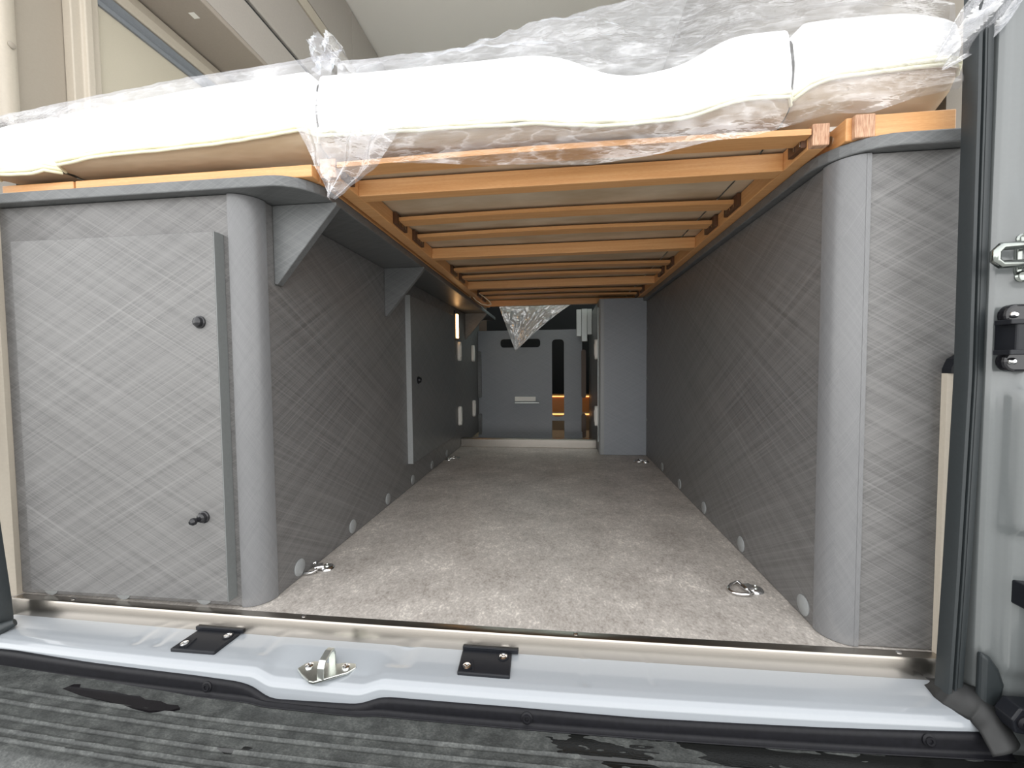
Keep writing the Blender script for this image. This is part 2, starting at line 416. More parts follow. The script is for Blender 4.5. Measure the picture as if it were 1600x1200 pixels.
def cap(x, y, z, ax, par, r=.0165):
    return MB().lathe([(r, 0), (r, .0012), (r-.0012, .002), (.002, .0024)], (x, y, z), ax, 20).build('cover_cap', 'cap_grey', par, smooth=40)
for y in (.114, .325, .538, .75, .97, 1.19): cap(-.518, y, .022, (1, 0, 0), lc)
for x in (-.948, -.795, -.632): cap(x, .012, .016, (0, -1, 0), lc)

rc = thing('right_cabinet', (.46, .6, 0), 'grey crosshatched laminate cabinet right of the load bay below the ledge', 'cabinet')
MB().box(.430, XR, .012, .028, .002, .715).build('front_panel', GL, rc)
pts = [(.432, .009)]+arc(.438, .049, .040, -90, -180, 12)[0:]+[(.410, .049), (.410, .035), (.432, .025)]
tag(MB().prism(pts, 'z', .001, .7155).build('corner_post', 'post_laminate', rc, smooth=50), 'paler rounded corner post')
MB().box(.400, .416, .049, 1.311, .001, .715).build('side_panel', GL, rc)
MB().box(.208, .3845, 1.310, 1.326, .001, .73).box(.3845, .4005, 1.311, 1.326, .001, .7155).build('end_panel', 'back_laminate', rc)
pts = [(.208, 1.310)]+arc(.197, 1.321, .011, -90, -180, 6)+[(.186, 1.335), (.208, 1.335)]
MB().prism(pts, 'z', .001, .73).build('end_post', 'laminate_edge', rc, smooth=50)
MB().box(.188, .204, 1.335, 2.0, -.04, .73).build('return_panel', 'plain_laminate', rc)
MB().box(.1845, .188, 1.37, 1.385, .05, .70).build('metal_strip', 'pale_metal', rc)
for y in (.078, .311, .545, .777, 1.01): cap(.400, y, .021, (-1, 0, 0), rc)
for z in (.59, .36, .17): cap(.3995, 1.297, z, (-1, 0, 0), rc, .008)

# ledges carrying the beds
def ledge(pts, name, label):
    t = thing(name, (sum(p[0] for p in pts)/len(pts), .5, .716), label, 'shelf')
    MB().prism(pts, 'z', .7165, .7345).build('board', 'plain_laminate', t, bevel=.002)
    return t
lpts = [(-1.012, -.006)]+arc(-.47, .062, .068, -90, 0, 9)+[(-.402, 1.95), (-1.012, 1.95)]
ll = ledge(lpts, 'left_ledge', 'dark grey ledge with a rounded corner on the left cabinet')
def bracket(y):
    MB().prism([(-.5175, .716), (-.394, .716), (-.394, .711), (-.512, .574), (-.5175, .574)], 'y', y, y+.016).build('bracket', 'plain_laminate', ll, bevel=.001, segs=1)
for y in (.068, .545, 1.60): bracket(y)
rpts = [(XR, -.006)]+[(.515, -.006)]+arc(.467, .076, .082, -90, -180, 9)+[(.385, 1.95), (XR, 1.95)]
rl = ledge(rpts, 'right_ledge', 'dark grey ledge with a rounded corner on the right cabinet')

# cream body strips beside the cabinets
tag(MB().prism([(.5375, .0115), (.5375, .003), (.543, -.002), (.560, -.002), (.560, .0115)], 'z', -.0, .405).build('body_strip', 'cream_trim', None, (.555, .01, 0), smooth=40), 'cream body strip with a black top between right cabinet and rubber seal', 'trim strip')
bs = [o for o in bpy.data.objects if o.name == 'body_strip'][0]
tag(MB().prism([(.5375, .405), (.5375, .411), (.543, .425), (.556, .433), (.560, .433), (.560, .405)], 'y', -.0025, .0115).build('strip_cap', 'black_plastic', bs), 'black cap')
tag(MB().prism([(-1.0125, .02), (-1.0125, .004), (-1.020, -.002), (-1.036, -.002), (-1.036, .02)], 'z', -.0, .72).build('body_strip', 'cream_trim', None, (-1.02, .01, 0), smooth=40), 'cream body strip along the left edge of the left cabinet', 'trim strip')

# ================================================================== STEEL STRIPS
def bow(x): return -.008*max(0, 1-((x+.22)/.76)**2)
def swept(name, prof, x0, x1, n, mat, parent, smooth=35, bowf=bow, loc=None):
    k = len(prof); vs = []; fs = []
    for i in range(n+1):
        x = x0+(x1-x0)*i/n
        for (y, z) in prof: vs.append((x, y+bowf(x), z))
    for i in range(n):
        for j in range(k): fs.append((i*k+j, i*k+(j+1) % k, (i+1)*k+(j+1) % k, (i+1)*k+j))
    fs += [list(range(k)), list(range((n+1)*k-1, n*k-1, -1))]
    return MB().add(vs, fs).build(name, mat, parent, loc, smooth=smooth)
st = thing('threshold_strip', (-.22, 0, 0), 'brushed steel threshold strip along the front edge of the vinyl floor', 'threshold')
swept('strip', [(.009, .0005), (-.004, .0022), (-.0075, .0018), (-.009, -.001), (-.009, -.030), (-.0065, -.030), (-.006, -.003), (.009, -.0015)], -1.005, .545, 24, 'brushed_steel', st)
for x in (-.885, -.43, .024, .486):
    MB().lathe([(.0035, 0), (.0035, .0008), (.002, .0016)], (x, .002+bow(x), .0015), (0, 0, 1), 12).build('screw', 'chrome', st, smooth=40)
sf = thing('step_strip', (-.17, 1.46, 0), 'brushed steel step strip at the far end of the vinyl floor', 'threshold')
swept('strip', [(1.460, .001), (1.460, .040), (1.466, .045), (1.500, .045), (1.500, .040), (1.470, .038), (1.470, .001)], -.516, .186, 1, 'brushed_steel', sf, bowf=lambda x: 0)

# ================================================================== REAR SILL, SEAL, BUMPER
def sillbow(x): return -.030*max(0, 1-((x+.2)/.82)**2)
def bulge(x):                     # the sill swells out around the latch
    def s(t): t = max(0, min(1, t)); return t*t*(3-2*t)
    return s((x+.468)/.042)*(1-s((x+.295)/.042))
SP = [(-.006, -.029), (-.018, -.0300), (-.030, -.0310), (-.042, -.0322), (-.050, -.0335), (-.057, -.0358), (-.0615, -.0395), (-.064, -.044), (-.065, -.052), (-.065, -.080)]
def sill(u, v):
    x = -1.0+1.535*u; t = v*(len(SP)-1); i = min(int(t), len(SP)-2); f = t-i
    y = SP[i][0]*(1-f)+SP[i+1][0]*f; z = SP[i][1]*(1-f)+SP[i+1][1]*f
    k = max(0, min(1, (-y-.006)/.06)); b = bulge(x)
    y += sillbow(x)*k*.8+bow(x)*(1-k)-b*.004*k
    z -= b*(.009*max(0, min(1, (-y-.03)/.04)))
    # pressed pockets and creases
    for cx, ww, dep, y0, y1 in ((-.245, .026, .004, -.02, -.052), (-.66, .012, .0018, -.02, -.05), (-.70, .012, .0018, -.02, -.05), (.035, .009, .002, -.02, -.06), (.13, .005, .0015, -.02, -.05), (-.47, .012, .002, -.02, -.05)):
        gx = max(0, 1-abs(x-cx)/ww); gx = gx*gx*(3-2*gx)
        gy = 1 if y1 < y < y0 else max(0, 1-min(abs(y-y0), abs(y-y1))/.008)
        z -= dep*gx*gy
    return (x, y, z)
tag(MB().grid(sill, 300, 45).build('rear_sill', 'white_paint', None, (-.22, -.04, -.03), smooth=180, solid=.001), 'glossy silver-white painted rear sill below the steel threshold strip', 'sill')

sb = thing('sill_seal', (-.22, -.09, -.08), 'black plastic edge strip with bolts between painted sill and bumper step', 'edge strip')
ET = [(-1.0, -.046), (-.905, -.0425), (-.751, -.0465), (-.561, -.0475), (-.486, -.0495), (-.465, -.053), (-.427, -.0675), (-.290, -.0625), (-.253, -.051), (-.067, -.050), (.106, -.052), (.344, -.0495), (.54, -.045)]
def edge(u, v):
    x = -1.01+1.57*u; zt = slerp(ET, x, .012); y0 = -.0665+sillbow(x)*.8-bulge(x)*.004
    zt -= .0035; pr = [(0.004, zt), (-.0005, zt+.0008), (-.0030, zt-.001), (-.0045, min(zt-.005, -.062)), (-.0050, -.0705), (-.0085, -.0725), (-.011, -.0732)]
    t = v*(len(pr)-1); i = min(int(t), len(pr)-2); f = t-i
    return (x, y0+pr[i][0]*(1-f)+pr[i+1][0]*f, pr[i][1]*(1-f)+pr[i+1][1]*f)
MB().grid(edge, 160, 12).build('strip', 'trim_black', sb, smooth=60, solid=.001)
for x, zz in ((-.532, -.0605), (-.046, -.0615), (.462, -.0565)):
    y = -.0665+sillbow(x)*.8-.0048
    b = MB().lathe([(.0080, 0), (.0080, .0012), (.0056, .002), (.0052, .0032), (.003, .0032), (.0026, .0015)], (x, y, zz), (0, -1, .2), 16).build('bolt', 'trim_black', sb, smooth=40)

RIBS = [-.110, -.128, -.150, -.167, -.178]
def bump(u, v):
    x = -1.3+2.2*u; y = -.070-.165*v
    z = -.0740+.006*max(0, min(1, (-.45-x)/.45))
    yy = y-sillbow(x)*.7
    for r in RIBS:
        dd = abs(yy-r); z += .0025*max(0, 1-dd/.0021)-.0010*max(0, 1-abs(yy-r+.0035)/.0025)
    # rounded outer lip and dropped left end
    z -= 1.4*max(0, -(yy+.192))**1.2 if yy < -.192 else 0
    return (x, y, z)
tag(MB().grid(bump, 50, 320).build('bumper_step', 'bumper_plastic', None, (-.2, -.14, -.09), smooth=50), 'dark grey textured plastic bumper step with long ribs and damp patches', 'bumper')
MB().box(-1.3, .9, -.230, -.09, -.30, -.14).build('bumper_face', 'bumper_plastic', bpy.data.objects['bumper_step'])

# puddle on the bumper step
pp = [(-.775, -.1045), (-.768, -.0945), (-.757, -.0935), (-.751, -.0995), (-.72, -.1005), (-.69, -.101), (-.66, -.1045), (-.64, -.1045), (-.625, -.1095), (-.60, -.1095), (-.585, -.1135), (-.567, -.1135), (-.560, -.1175), (-.570, -.1225), (-.60, -.1265), (-.63, -.1240), (-.68, -.1180), (-.73, -.1130)]
pm = MB(); pm.prism([(p[0]+.012, p[1]-.0035) for p in pp], 'z', -.0738, -.0698)
tag(pm.build('puddle', 'wet', None, (-.67, -.12, -.0735), smooth=40), 'small dark puddle of water on the left of the bumper step', 'puddle')

# plastic buffer pads on the sill
def pad(cx, label, slant):
    y0, y1, zt = -.013, -.057, -.0335
    def Q(a, b, h): return (cx-.039+.078*a+slant*(b-.5), y0+(y1-y0)*b+bow(cx), -.0315-.0035*b+h)
    t = thing('buffer_pad', (cx, -.03, -.035), label, 'buffer pad')
    vs = [Q(0,0,0),Q(1,0,0),Q(1,1,0),Q(0,1,0),Q(0,0,.007),Q(1,0,.007),Q(1,1,.0075),Q(0,1,.0075)]
    MB().add(vs, [(0,3,2,1),(4,5,6,7),(0,1,5,4),(1,2,6,5),(2,3,7,6),(3,0,4,7)]).build('plate', 'black_plastic', t, bevel=.0015)
    a, b = Q(.24, .45, .0075), Q(.30, .93, .0078)
    MB().ring([a, b], .0016, 6).build('rib', 'black_plastic', t)
    for (a, b) in ((.16, .74), (.84, .22)):
        c = Q(a, b, .0072)
        MB().lathe([(.0082, 0), (.0082, .0012), (.0068, .0012), (.0064, .0004)], c, (0, -.1, 1), 16).build('recess', 'black_plastic', t, smooth=40)
        MB().lathe([(.0062, 0), (.006, .0016), (.0035, .0024), (.0015, .0012), (.0005, .0012)], c, (0, -.1, 1), 14).build('screw', 'chrome', t, smooth=40)
    MB().box(cx-.040, cx+.048, -.0135+bow(cx), -.0092+bow(cx), -.0265, -.0195).build('lip', 'black_plastic', t, bevel=.001)
pad(-.580, 'black plastic buffer pad with two screws on the sill left of the latch plate', -.008)
pad(-.113, 'black plastic buffer pad with two screws on the sill right of the latch plate', .002)

# door latch striker
ls = thing('latch_striker', (-.353, -.066, -.044), 'zinc latch plate with an upright loop and two screws on the sill', 'latch')
zc = -.0400
pl_ = [(-.398, -.072), (-.392, -.060), (-.380, -.054), (-.362, -.0555), (-.345, -.0565), (-.330, -.052), (-.314, -.053), (-.310, -.060), (-.318, -.072), (-.345, -.088), (-.358, -.095), (-.365, -.094), (-.385, -.082)]
MB().prism(pl_, 'z', zc, zc+.004).build('plate', 'zinc', ls, bevel=.001)
def strap(t): return [(-.0895+t*.8, zc+.003), (-.0880+t, zc+.019-t*.4), (-.0825+t*.8, zc+.0275-t), (-.0660, zc+.0320-t), (-.0575-t*.8, zc+.0300-t), (-.0540-t, zc+.0210-t*.3), (-.0535-t, zc+.003)]
MB().prism(strap(0)+strap(.0038)[::-1], 'x', -.3555, -.3450).build('loop', 'zinc', ls, bevel=.0008)
for x, y in ((-.382, -.066), (-.325, -.062)):
    MB().lathe([(.0062, 0), (.006, .002), (.003, .0032), (.001, .002)], (x, y, zc+.004), (0, 0, 1), 14).build('screw', 'chrome', ls, smooth=40)

# ================================================================== RIGHT DOOR OPENING
RS = thing('door_seal', (.525, -.04, .4), 'black ribbed rubber door seal running up the right side of the opening', 'seal')
sp = [(.507, -.030), (.506, -.043), (.509, -.049), (.514, -.050), (.516, -.045), (.5185, -.045), (.520, -.0495), (.5235, -.0495), (.525, -.044), (.528, -.0475), (.535, -.048), (.541, -.046), (.544, -.036), (.544, -.028)]
sp = [(.517+(x-.507)*.60, y) for x, y in sp]
def seal_dx(z): return lerp([(-.05, -.010), (.03, -.008), (.14, -.005), (.40, 0), (.75, -.002), (1.0, -.006)], z)
def seal_mesh(prof, mir, dxf):
    b = MB(); zs = [-.045+k*.03 for k in range(36)]; n = len(prof); vs = []; fs = []
    for z in zs:
        for (x, y) in prof: vs.append((mir(x)+dxf(z), y, z))
    for i in range(len(zs)-1):
        for j in range(n): fs.append((i*n+j, i*n+(j+1) % n, (i+1)*n+(j+1) % n, (i+1)*n+j))
    fs += [list(range(n)), list(range(len(vs)-1, len(vs)-n-1, -1))]
    return b.add(vs, fs)
seal_mesh(sp, lambda x: x, seal_dx).build('rubber', 'rubber', RS, smooth=40)
def boot(u, v):
    """sagging rubber gusset that carries the seal round onto the sill corner"""
    up_ = [(.512, -.012, -.024), (.516, -.022, -.016), (.522, -.034, -.008), (.532, -.040, -.006), (.545, -.046, -.008), (.556, -.060, -.022), (.560, -.080, -.050)]
    lo_ = [(.505, -.018, -.031), (.501, -.036, -.032), (.503, -.050, -.034), (.512, -.058, -.036), (.521, -.064, -.038), (.521, -.078, -.042), (.522, -.090, -.060)]
    t = u*6; i = min(int(t), 5); f = t-i
    a = Vector(up_[i]).lerp(Vector(up_[i+1]), f); b_ = Vector(lo_[i]).lerp(Vector(lo_[i+1]), f)
    p = a.lerp(b_, v); bul = math.sin(PI*v)
    return (p.x, p.y-.008*bul-.002*math.sin(u*14), p.z+.006*bul)
MB().grid(boot, 40, 12).build('boot', 'rubber_dusty', RS, smooth=180, solid=.002)
fl_ = [(.536, .048), (.546, .043), (.556, .028), (.563, .008), (.560, -.012), (.548, -.028), (.536, -.020)]
MB().prism(fl_, 'y', -.062, -.050).build('boot_flap', 'rubber', RS, bevel=.005, segs=3)
LS = thing('door_seal', (-.975, -.04, .4), 'black rubber door seal at the lower left corner of the opening', 'seal')
seal_mesh(sp, lambda x: -.4475-x, lambda z: -.004-.03*min(1, max(0, z/.3))).build('rubber', 'rubber', LS, smooth=40)
MB().ring([(-.95, -.040, -.020), (-.963, -.052, -.026), (-.985, -.062, -.030), (-1.01, -.07, -.04)], [.006, .010, .013, .014], 12).build('boot', 'rubber', LS, smooth=60)

# painted door pillar, pressed with steps and creases
def pillar(mir, x_out):
    PR = [(.538, -.028), (.541, -.044), (.545, -.048), (.552, -.050), (.557, -.053), (.562, -.058), (.570, -.060), (.590, -.061), (.612, -.066), (.640, -.090), (.645, -.13)]
    def f(u, v):
        z = -.09+1.25*v; t = u*(len(PR)-1); i = min(int(t), len(PR)-2); q = t-i
        x = PR[i][0]*(1-q)+PR[i+1][0]*q; y = PR[i][1]*(1-q)+PR[i+1][1]*q
        def s(a): a = max(0, min(1, a)); return a*a*(3-2*a)
        k = s((x-.548)/.012)
        dz = s((z-.380)/.014)*.009-s((z-.200)/.018)*.008-s((z-.51)/.014)*.004+s((z-.60)/.05)*.010-s((z-.015)/.02)*.006
        y += dz*k
        x += .004*s((z-.39)/.02)*k
        return (mir(x), y, z)
    return f
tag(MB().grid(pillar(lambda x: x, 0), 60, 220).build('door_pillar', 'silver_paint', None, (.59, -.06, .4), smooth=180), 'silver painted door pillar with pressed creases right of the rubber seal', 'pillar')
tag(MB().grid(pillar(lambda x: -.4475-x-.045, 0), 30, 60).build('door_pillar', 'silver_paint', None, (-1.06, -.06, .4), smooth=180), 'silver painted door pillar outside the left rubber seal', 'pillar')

ds = thing('door_striker', (.575, -.075, .55), 'chrome wire striker loop on a screwed plate high on the right pillar', 'striker')
lpz = .550
MB().prism(rrect(.556, .600, lpz-.033, lpz+.027, .014), 'y', -.055, -.061).build('plate', 'dark_chrome', ds, bevel=.001)
MB().ring([(.600, -.062, lpz+.014), (.556, -.070, lpz+.010), (.526, -.073, lpz+.008), (.5205, -.073, lpz+.002), (.5205, -.073, lpz-.008), (.526, -.073, lpz-.013), (.556, -.070, lpz-.012), (.600, -.062, lpz-.009)], .0048, 10).build('loop', 'dark_chrome', ds, smooth=60)
for z in (lpz+.019, lpz-.026):
    MB().lathe([(.0068, 0), (.0068, .002), (.005, .0035), (.0025, .0025)], (.560, -.061, z), (-.2, -1, 0), 14).build('screw', 'dark_chrome', ds, smooth=40)
bb = thing('door_buffer', (.56, -.08, .45), 'black plastic door buffer block held by two bolts on the right pillar', 'buffer')
MB().box(.536, .60, -.084, -.058, .431, .467).build('block', 'black_plastic', bb, bevel=.002)
for z in (.4285, .4645): MB().box(.528, .548, -.086, -.066, z, z+.006).build('lug', 'black_plastic', bb, bevel=.001)
for z in (.477, .421):
    MB().prism(rrect(.537, .580, z-.013, z+.013, .012), 'y', -.058, -.070).build('ear', 'black_gloss', bb, bevel=.003)
    MB().lathe([(.0045, 0), (.0042, .002), (.002, .004)], (.545, -.070, z), (0, -1, 0), 12).build('bolt', 'chrome', bb, smooth=40)
tag(MB().box(.562, .60, -.082, -.06, .118, .148).build('pillar_stop', 'black_plastic', None, (.58, -.07, .133), bevel=.002), 'small black square stop low on the right edge of the pillar', 'stop')
bk = thing('corner_bracket', (.57, -.085, -.012), 'black corner bracket with one bolt at the foot of the right pillar', 'bracket')
MB().prism([(.545, -.028), (.541, -.012), (.550, .003), (.600, .004), (.600, -.030), (.560, -.030)], 'y', -.092, -.070).build('plate', 'black_plastic', bk, bevel=.002)
MB().lathe([(.0085, 0), (.0085, .002), (.0055, .004), (.003, .002)], (.554, -.092, -.014), (0, -1, 0), 16).build('bolt', 'trim_black', bk, smooth=40)
tag(MB().prism([(.572, -.068), (.560, -.05), (.588, .06), (.70, .25), (.70, -.068)], 'y', -.14, -.105).build('door_edge', 'black_plastic', None, (.62, -.12, -.06), bevel=.006), 'black plastic cladding at the lower right corner beside the bumper', 'cladding')

# ================================================================== LASHING RINGS
def lash(x, y, rot, label):
    t = thing('lashing_ring', (x, y, 0), label, 'lashing ring', 'lashing rings screwed to the floor'); t.rotation_euler.z = rot
    def part(mb, name, mat): 
        return mb.build(name, mat, None, (0, 0, 0), smooth=50)
    a = MB(); pts = [(-.006, -.020, .0075)]+[(-.006-.030*math.sin(PI*k/10), -.020*math.cos(PI*k/10), .0075-.004*math.sin(PI*k/10)) for k in range(1, 10)]+[(-.006, .020, .0075)]
    a.ring(pts, .003, 8, closed=True); o1 = part(a, 'ring', 'chrome')
    b = MB(); b.lathe([(.0155, 0), (.0155, .002), (.012, .005), (.006, .006)], (.014, 0, 0), (0, 0, 1), 18); o2 = part(b, 'base', 'chrome')
    c = MB(); c.box(-.011, .008, -.009, .009, .004, .0115); o3 = c.build('clamp', 'chrome', None, (0, 0, 0), bevel=.003)
    e = MB(); e.lathe([(.0055, .0055), (.0055, .008), (.003, .009), (.0015, .007)], (.014, 0, 0), (0, 0, 1), 14); o4 = part(e, 'screw', 'zinc')
    for o in (o1, o2, o3, o4): o.parent = t
    return t
r0 = lash(-.498, .150, .55, 'chrome lashing ring at the front left of the vinyl floor')
def lash2(x, y, rot, label):
    c = copy_tree(r0); c.location = (x, y, 0); c.rotation_euler.z = rot; c['label'] = label
lash2(.346, .152, .25, 'chrome lashing ring at the front right of the vinyl floor')
lash2(-.487, 1.165, -2.7, 'chrome lashing ring at the far left corner of the vinyl floor')
lash2(.357, 1.175, .1, 'chrome lashing ring at the far right corner by the end panel')

# ================================================================== BED FRAMES
W = 'beech_wood'
cf = thing('slatted_bed_frame', (0, .75, .735), 'orange beech slatted frame bridging the aisle between both ledges', 'bed frame')
rz0, rz1 = .7350, .7660
MB().box(-.393, -.365, .030, 1.53, rz0, rz1).build('side_rail', W, cf, bevel=.0015)
MB().box(.365, .388, .030, 1.53, rz0, rz1).build('side_rail', W, cf, bevel=.0015)
for x0, x1 in ((-.393, -.365), (.365, .388)):
    MB().box(x0, x1, .018, .030, rz0, rz1).build('rail_end', 'end_grain', cf, bevel=.0015)
for y in (.095, .530, 1.000, 1.480): MB().box(-.365, .365, y, y+.028, rz0, rz1-.002).build('cross_beam', W, cf, bevel=.0015)
def slat(y, zt=.7585, wd=.036):
    def f(u, v):
        x = -.362+.724*u; z = zt+.004*math.sin(PI*u)
        y0 = y-wd/2; ring_ = [(y0, z-.009), (y0, z-.001), (y0+.001, z), (y0+wd-.001, z), (y0+wd, z-.001), (y0+wd, z-.009), (y0, z-.009)]
        a, b = ring_[int(round(v*6))]; return (x, a, b)
    MB().grid(f, 14, 6).build('slat', W, cf)
    for sx_, sg in ((-.365, 1), (.365, -1)):
        h = MB().box(min(sx_, sx_+sg*.008), max(sx_, sx_+sg*.008), max(y-.034, .032), y+.034, .7395, .7645).build('slat_holder', 'holder_brown', cf, bevel=.001)
        for k in (-.018, 0, .018) if y > .1 else (.002, .016): MB().box(min(sx_+sg*.008, sx_+sg*.009), max(sx_+sg*.008, sx_+sg*.009), y+k-.002, y+k+.002, .742, .750).build('clip_slot', 'brushed_steel', h)
for y in (.034, .285, .405, .765, .885, 1.22, 1.34): slat(y)
lf = thing('slatted_bed_frame', (-.7, .5, .735), 'thin reddish wood bed frame lying on the left ledge under the mattress', 'bed frame')
MB().box(-1.0, -.852, .010, .032, .7350, .7545).build('front_rail', W, lf, bevel=.0015)
MB().box(-.848, -.402, .010, .032, .7350, .7545).build('front_rail', W, lf, bevel=.0015)
MB().box(-.425, -.402, .034, 1.5, .7350, .764).build('side_rail', W, lf, bevel=.0015)
MB().box(-1.0, -.978, .034, 1.5, .7350, .764).build('side_rail', W, lf, bevel=.0015)
for y in (.2, .5, .8, 1.1): MB().box(-.978, -.425, y, y+.04, .75, .759).build('slat', W, lf)
rf = thing('slatted_bed_frame', (.47, .5, .735), 'short beech bed frame end on the right ledge beside the seal', 'bed frame')
MB().box(.438, .540, .006, .030, .7350, .766).build('front_rail', W, rf, bevel=.0015)
MB().box(.412, .438, .004, .012, .7350, .767).build('rail_end', 'end_grain', rf, bevel=.0015)
MB().box(.405, .438, .012, 1.5, .7350, .767).build('side_rail', W, rf, bevel=.0015)
MB().lathe([(.007, 0), (.007, .0015), (.003, .002)], (.405, .045, .752), (-1, 0, 0), 14).build('screw', 'zinc', rf, smooth=40)
MB().box(.520, .540, .030, 1.5, .7350, .766).build('side_rail', W, rf)
for y in (.2, .5, .8): MB().box(.438, .520, y, y+.04, .75, .759).build('slat', W, rf)

# ================================================================== MATTRESSES
TOPC = [(-.40, .897), (-.315, .894), (-.15, .895), (-.03, .896), (.02, .884), (.054, .865), (.086, .855), (.118, .852), (.184, .862), (.22, .884), (.255, .897), (.33, .897)]
PIPC = [(-.40, .795), (-.27, .791), (-.17, .790), (-.087, .788), (-.03, .788), (.003, .781), (.10, .775), (.185, .778), (.23, .792), (.266, .799), (.33, .796)]
TOPL = [(-1.0, .860), (-.90, .868), (-.87, .872), (-.603, .895), (-.40, .905)]
PIPL = [(-1.0, .771), (-.90, .768), (-.87, .778), (-.772, .789), (-.603, .792), (-.487, .798), (-.398, .806)]
TOPR = [(.333, .902), (.36, .906), (.48, .904), (.525, .890)]
PIPR = [(.333, .800), (.345, .808), (.367, .817), (.502, .823), (.525, .820)]
def mattress(x0, x1, top, pip, label, ends=(.02, .02), yb=1.52, zb=.768, y0=-.006, droop=None):
    t = thing('mattress', ((x0+x1)/2, .6, zb), label, 'mattress')
    n = max(12, int((x1-x0)/.012))
    def endk(x):    # rounds the two ends in plan
        a = min(1, (x-x0)/ends[0]) if ends[0] else 1; b = min(1, (x1-x)/ends[1]) if ends[1] else 1
        return math.sqrt(max(0, 1-(1-a)**2))*math.sqrt(max(0, 1-(1-b)**2))
    def topf(u, v):
        x = x0+(x1-x0)*u; zt = slerp(top, x); zp = slerp(pip, x); k = endk(x)
        r = .030; pr = [(0, zp)]+[(-.006*math.sin(PI*q), zp+(zt-r-zp)*q) for q in (.2, .4, .6, .8, 1)]+[(r-r*math.cos(a), zt-r+r*math.sin(a)) for a in (.3, .6, .9, 1.25, PI/2)]+[(.10, zt), (.25, zt+.004), (.6, zt+.002), (1.0, zt), (yb, zt), (yb, zb)]
        i = int(round(v*(len(pr)-1))); y, z = pr[i]
        nz = noise.noise(Vector((x*14, y*14, z*14)))*.0022
        zm = (zp+zt)/2
        return (x, y0+y+(1-k)*.02+nz, zm+(z-zm)*(.86+.14*k)+nz)
    MB().grid(topf, n, 16).build('top_cover', 'mattress_white', t, smooth=70)
    # layered cream edge
    pb = MB()
    for q, (dy, dz, rr) in enumerate(((-.003, .004, .0028), (-.0045, -.001, .0032), (-.003, -.0062, .0028))):
        pts = []
        for i in range(n+1):
            x = x0+(x1-x0)*i/n; pts.append((x, y0+dy+(1-endk(x))*.02+.002*noise.noise(Vector((x*22, q, 0))), slerp(pip, x)+dz+.0018*noise.noise(Vector((x*26, q*5, 3)))))
        pb.ring(pts, rr, 6)
    pb.build('piping', 'piping_cream', t, smooth=70)
    def low(u, v):
        x = x0+(x1-x0)*u; zp = slerp(pip, x)-.006; k = endk(x)
        pr = [(0, zp), (.010, zp-.35*(zp-zb)), (.030, zp-.62*(zp-zb)), (.060, zp-.85*(zp-zb)), (.10, zb), (.4, zb), (.9, zb), (yb, zb)]
        if droop: pr[1:5] = [(.001, zp*.62+droop*.38), (.004, zp*.25+droop*.75), (.0085, droop), (.0135, droop+.001)]; pr[5:7] = [(.0145, zb), (.4, zb)]
        i = int(round(v*7)); y, z = pr[i]
        w_ = .004*noise.noise(Vector((x*9+y*20, y*10, 5)))*(1 if 0 < i < 4 else 0)
        return (x, y0+y+(1-k)*.018+w_, z+(abs(w_) if i < 3 else 0))
    MB().grid(low, n, 7).build('lower_cover', 'taupe_cover', t, smooth=70)
    MB().box(x0+.02, x1-.02, .05, yb-.02, zb+.0015, zb+.012).build('base_cloth', 'under_cover', t)
    return t
mattress(-1.002, -.874, TOPL, PIPL, 'short white mattress end at the far left on the left ledge', (.02, .006), 1.2, droop=None)
mattress(-.867, -.3925, TOPL, PIPL, 'white mattress with cream layered edge over the left cabinet', (.006, .002), droop=None)
cm = mattress(-.388, .3305, TOPC, PIPC, 'wide white mattress with a sagging top over the slatted frame', (.002, .005))
mattress(.334, .543, TOPR, PIPR, 'white mattress block with cream layered edge over the right cabinet', (.005, .03))

# ================================================================== CLEAR PLASTIC FILM
def crinkle(p, a):
    q = Vector(p)
    r = noise.noise(q*9)*.9+(.5-abs(noise.noise(q*17+Vector((3, 1, 2)))))*1.1+(.5-abs(noise.noise(q*38+Vector((8, 4, 1)))))*.6
    return a*(r-.55)
def interp(pr, v):
    t = v*(len(pr)-1); i = min(int(t), len(pr)-2); f = t-i
    return [pr[i][k]*(1-f)+pr[i+1][k]*f for k in range(2)]
HEM = [(-.36, .775), (-.30, .735), (-.276, .728), (-.221, .724), (-.162, .719), (-.105, .713), (-.021, .709), (.047, .705), (.114, .711), (.265, .729), (.361, .752), (.408, .748), (.461, .764), (.505, .770)]
CRE = [(-.36, .902), (-.315, .908), (-.25, .926), (-.16, .944), (-.088, .956), (.1, .984), (.3, 1.005), (.5, 1.0)]
cfm = thing('plastic_film', (.05, .0, .7), 'clear crinkled plastic film draped over the wide middle and right mattresses', 'plastic film')
def filmc(u, v):
    x = -.336+.846*u; zh = slerp(HEM, x, .008); zc = slerp(CRE, x); zt = max(slerp(TOPC if x < .33 else TOPR, x), .86)
    fl = -.034-.012*max(0, noise.noise(Vector((x*7, 2, 0))))
    pr = [(fl+.004, zh), (fl-.002, zh*.7+.79*.3), (fl, zh*.3+.79*.7), (-.026, .812), (-.024, .845), (-.020, zt-.010), (-.006, zt+.006), (.010, zt*.55+zc*.45), (.024, zt*.2+zc*.8), (.04, zc), (.16, zc*.6+.91*.4), (.42, .912)]
    y, z = interp(pr, v); c = crinkle((x, y, z*1.6), .006 if v < .3 else .0045)
    if v > .55: c *= 1.7; z += c*.8
    return (x, y-abs(c)*.8 if v < .55 else y-c, z+ (c*.3 if .1 < v < .55 else 0))
MB().grid(filmc, 190, 110).build('sheet', 'clear_film', cfm, smooth=180)
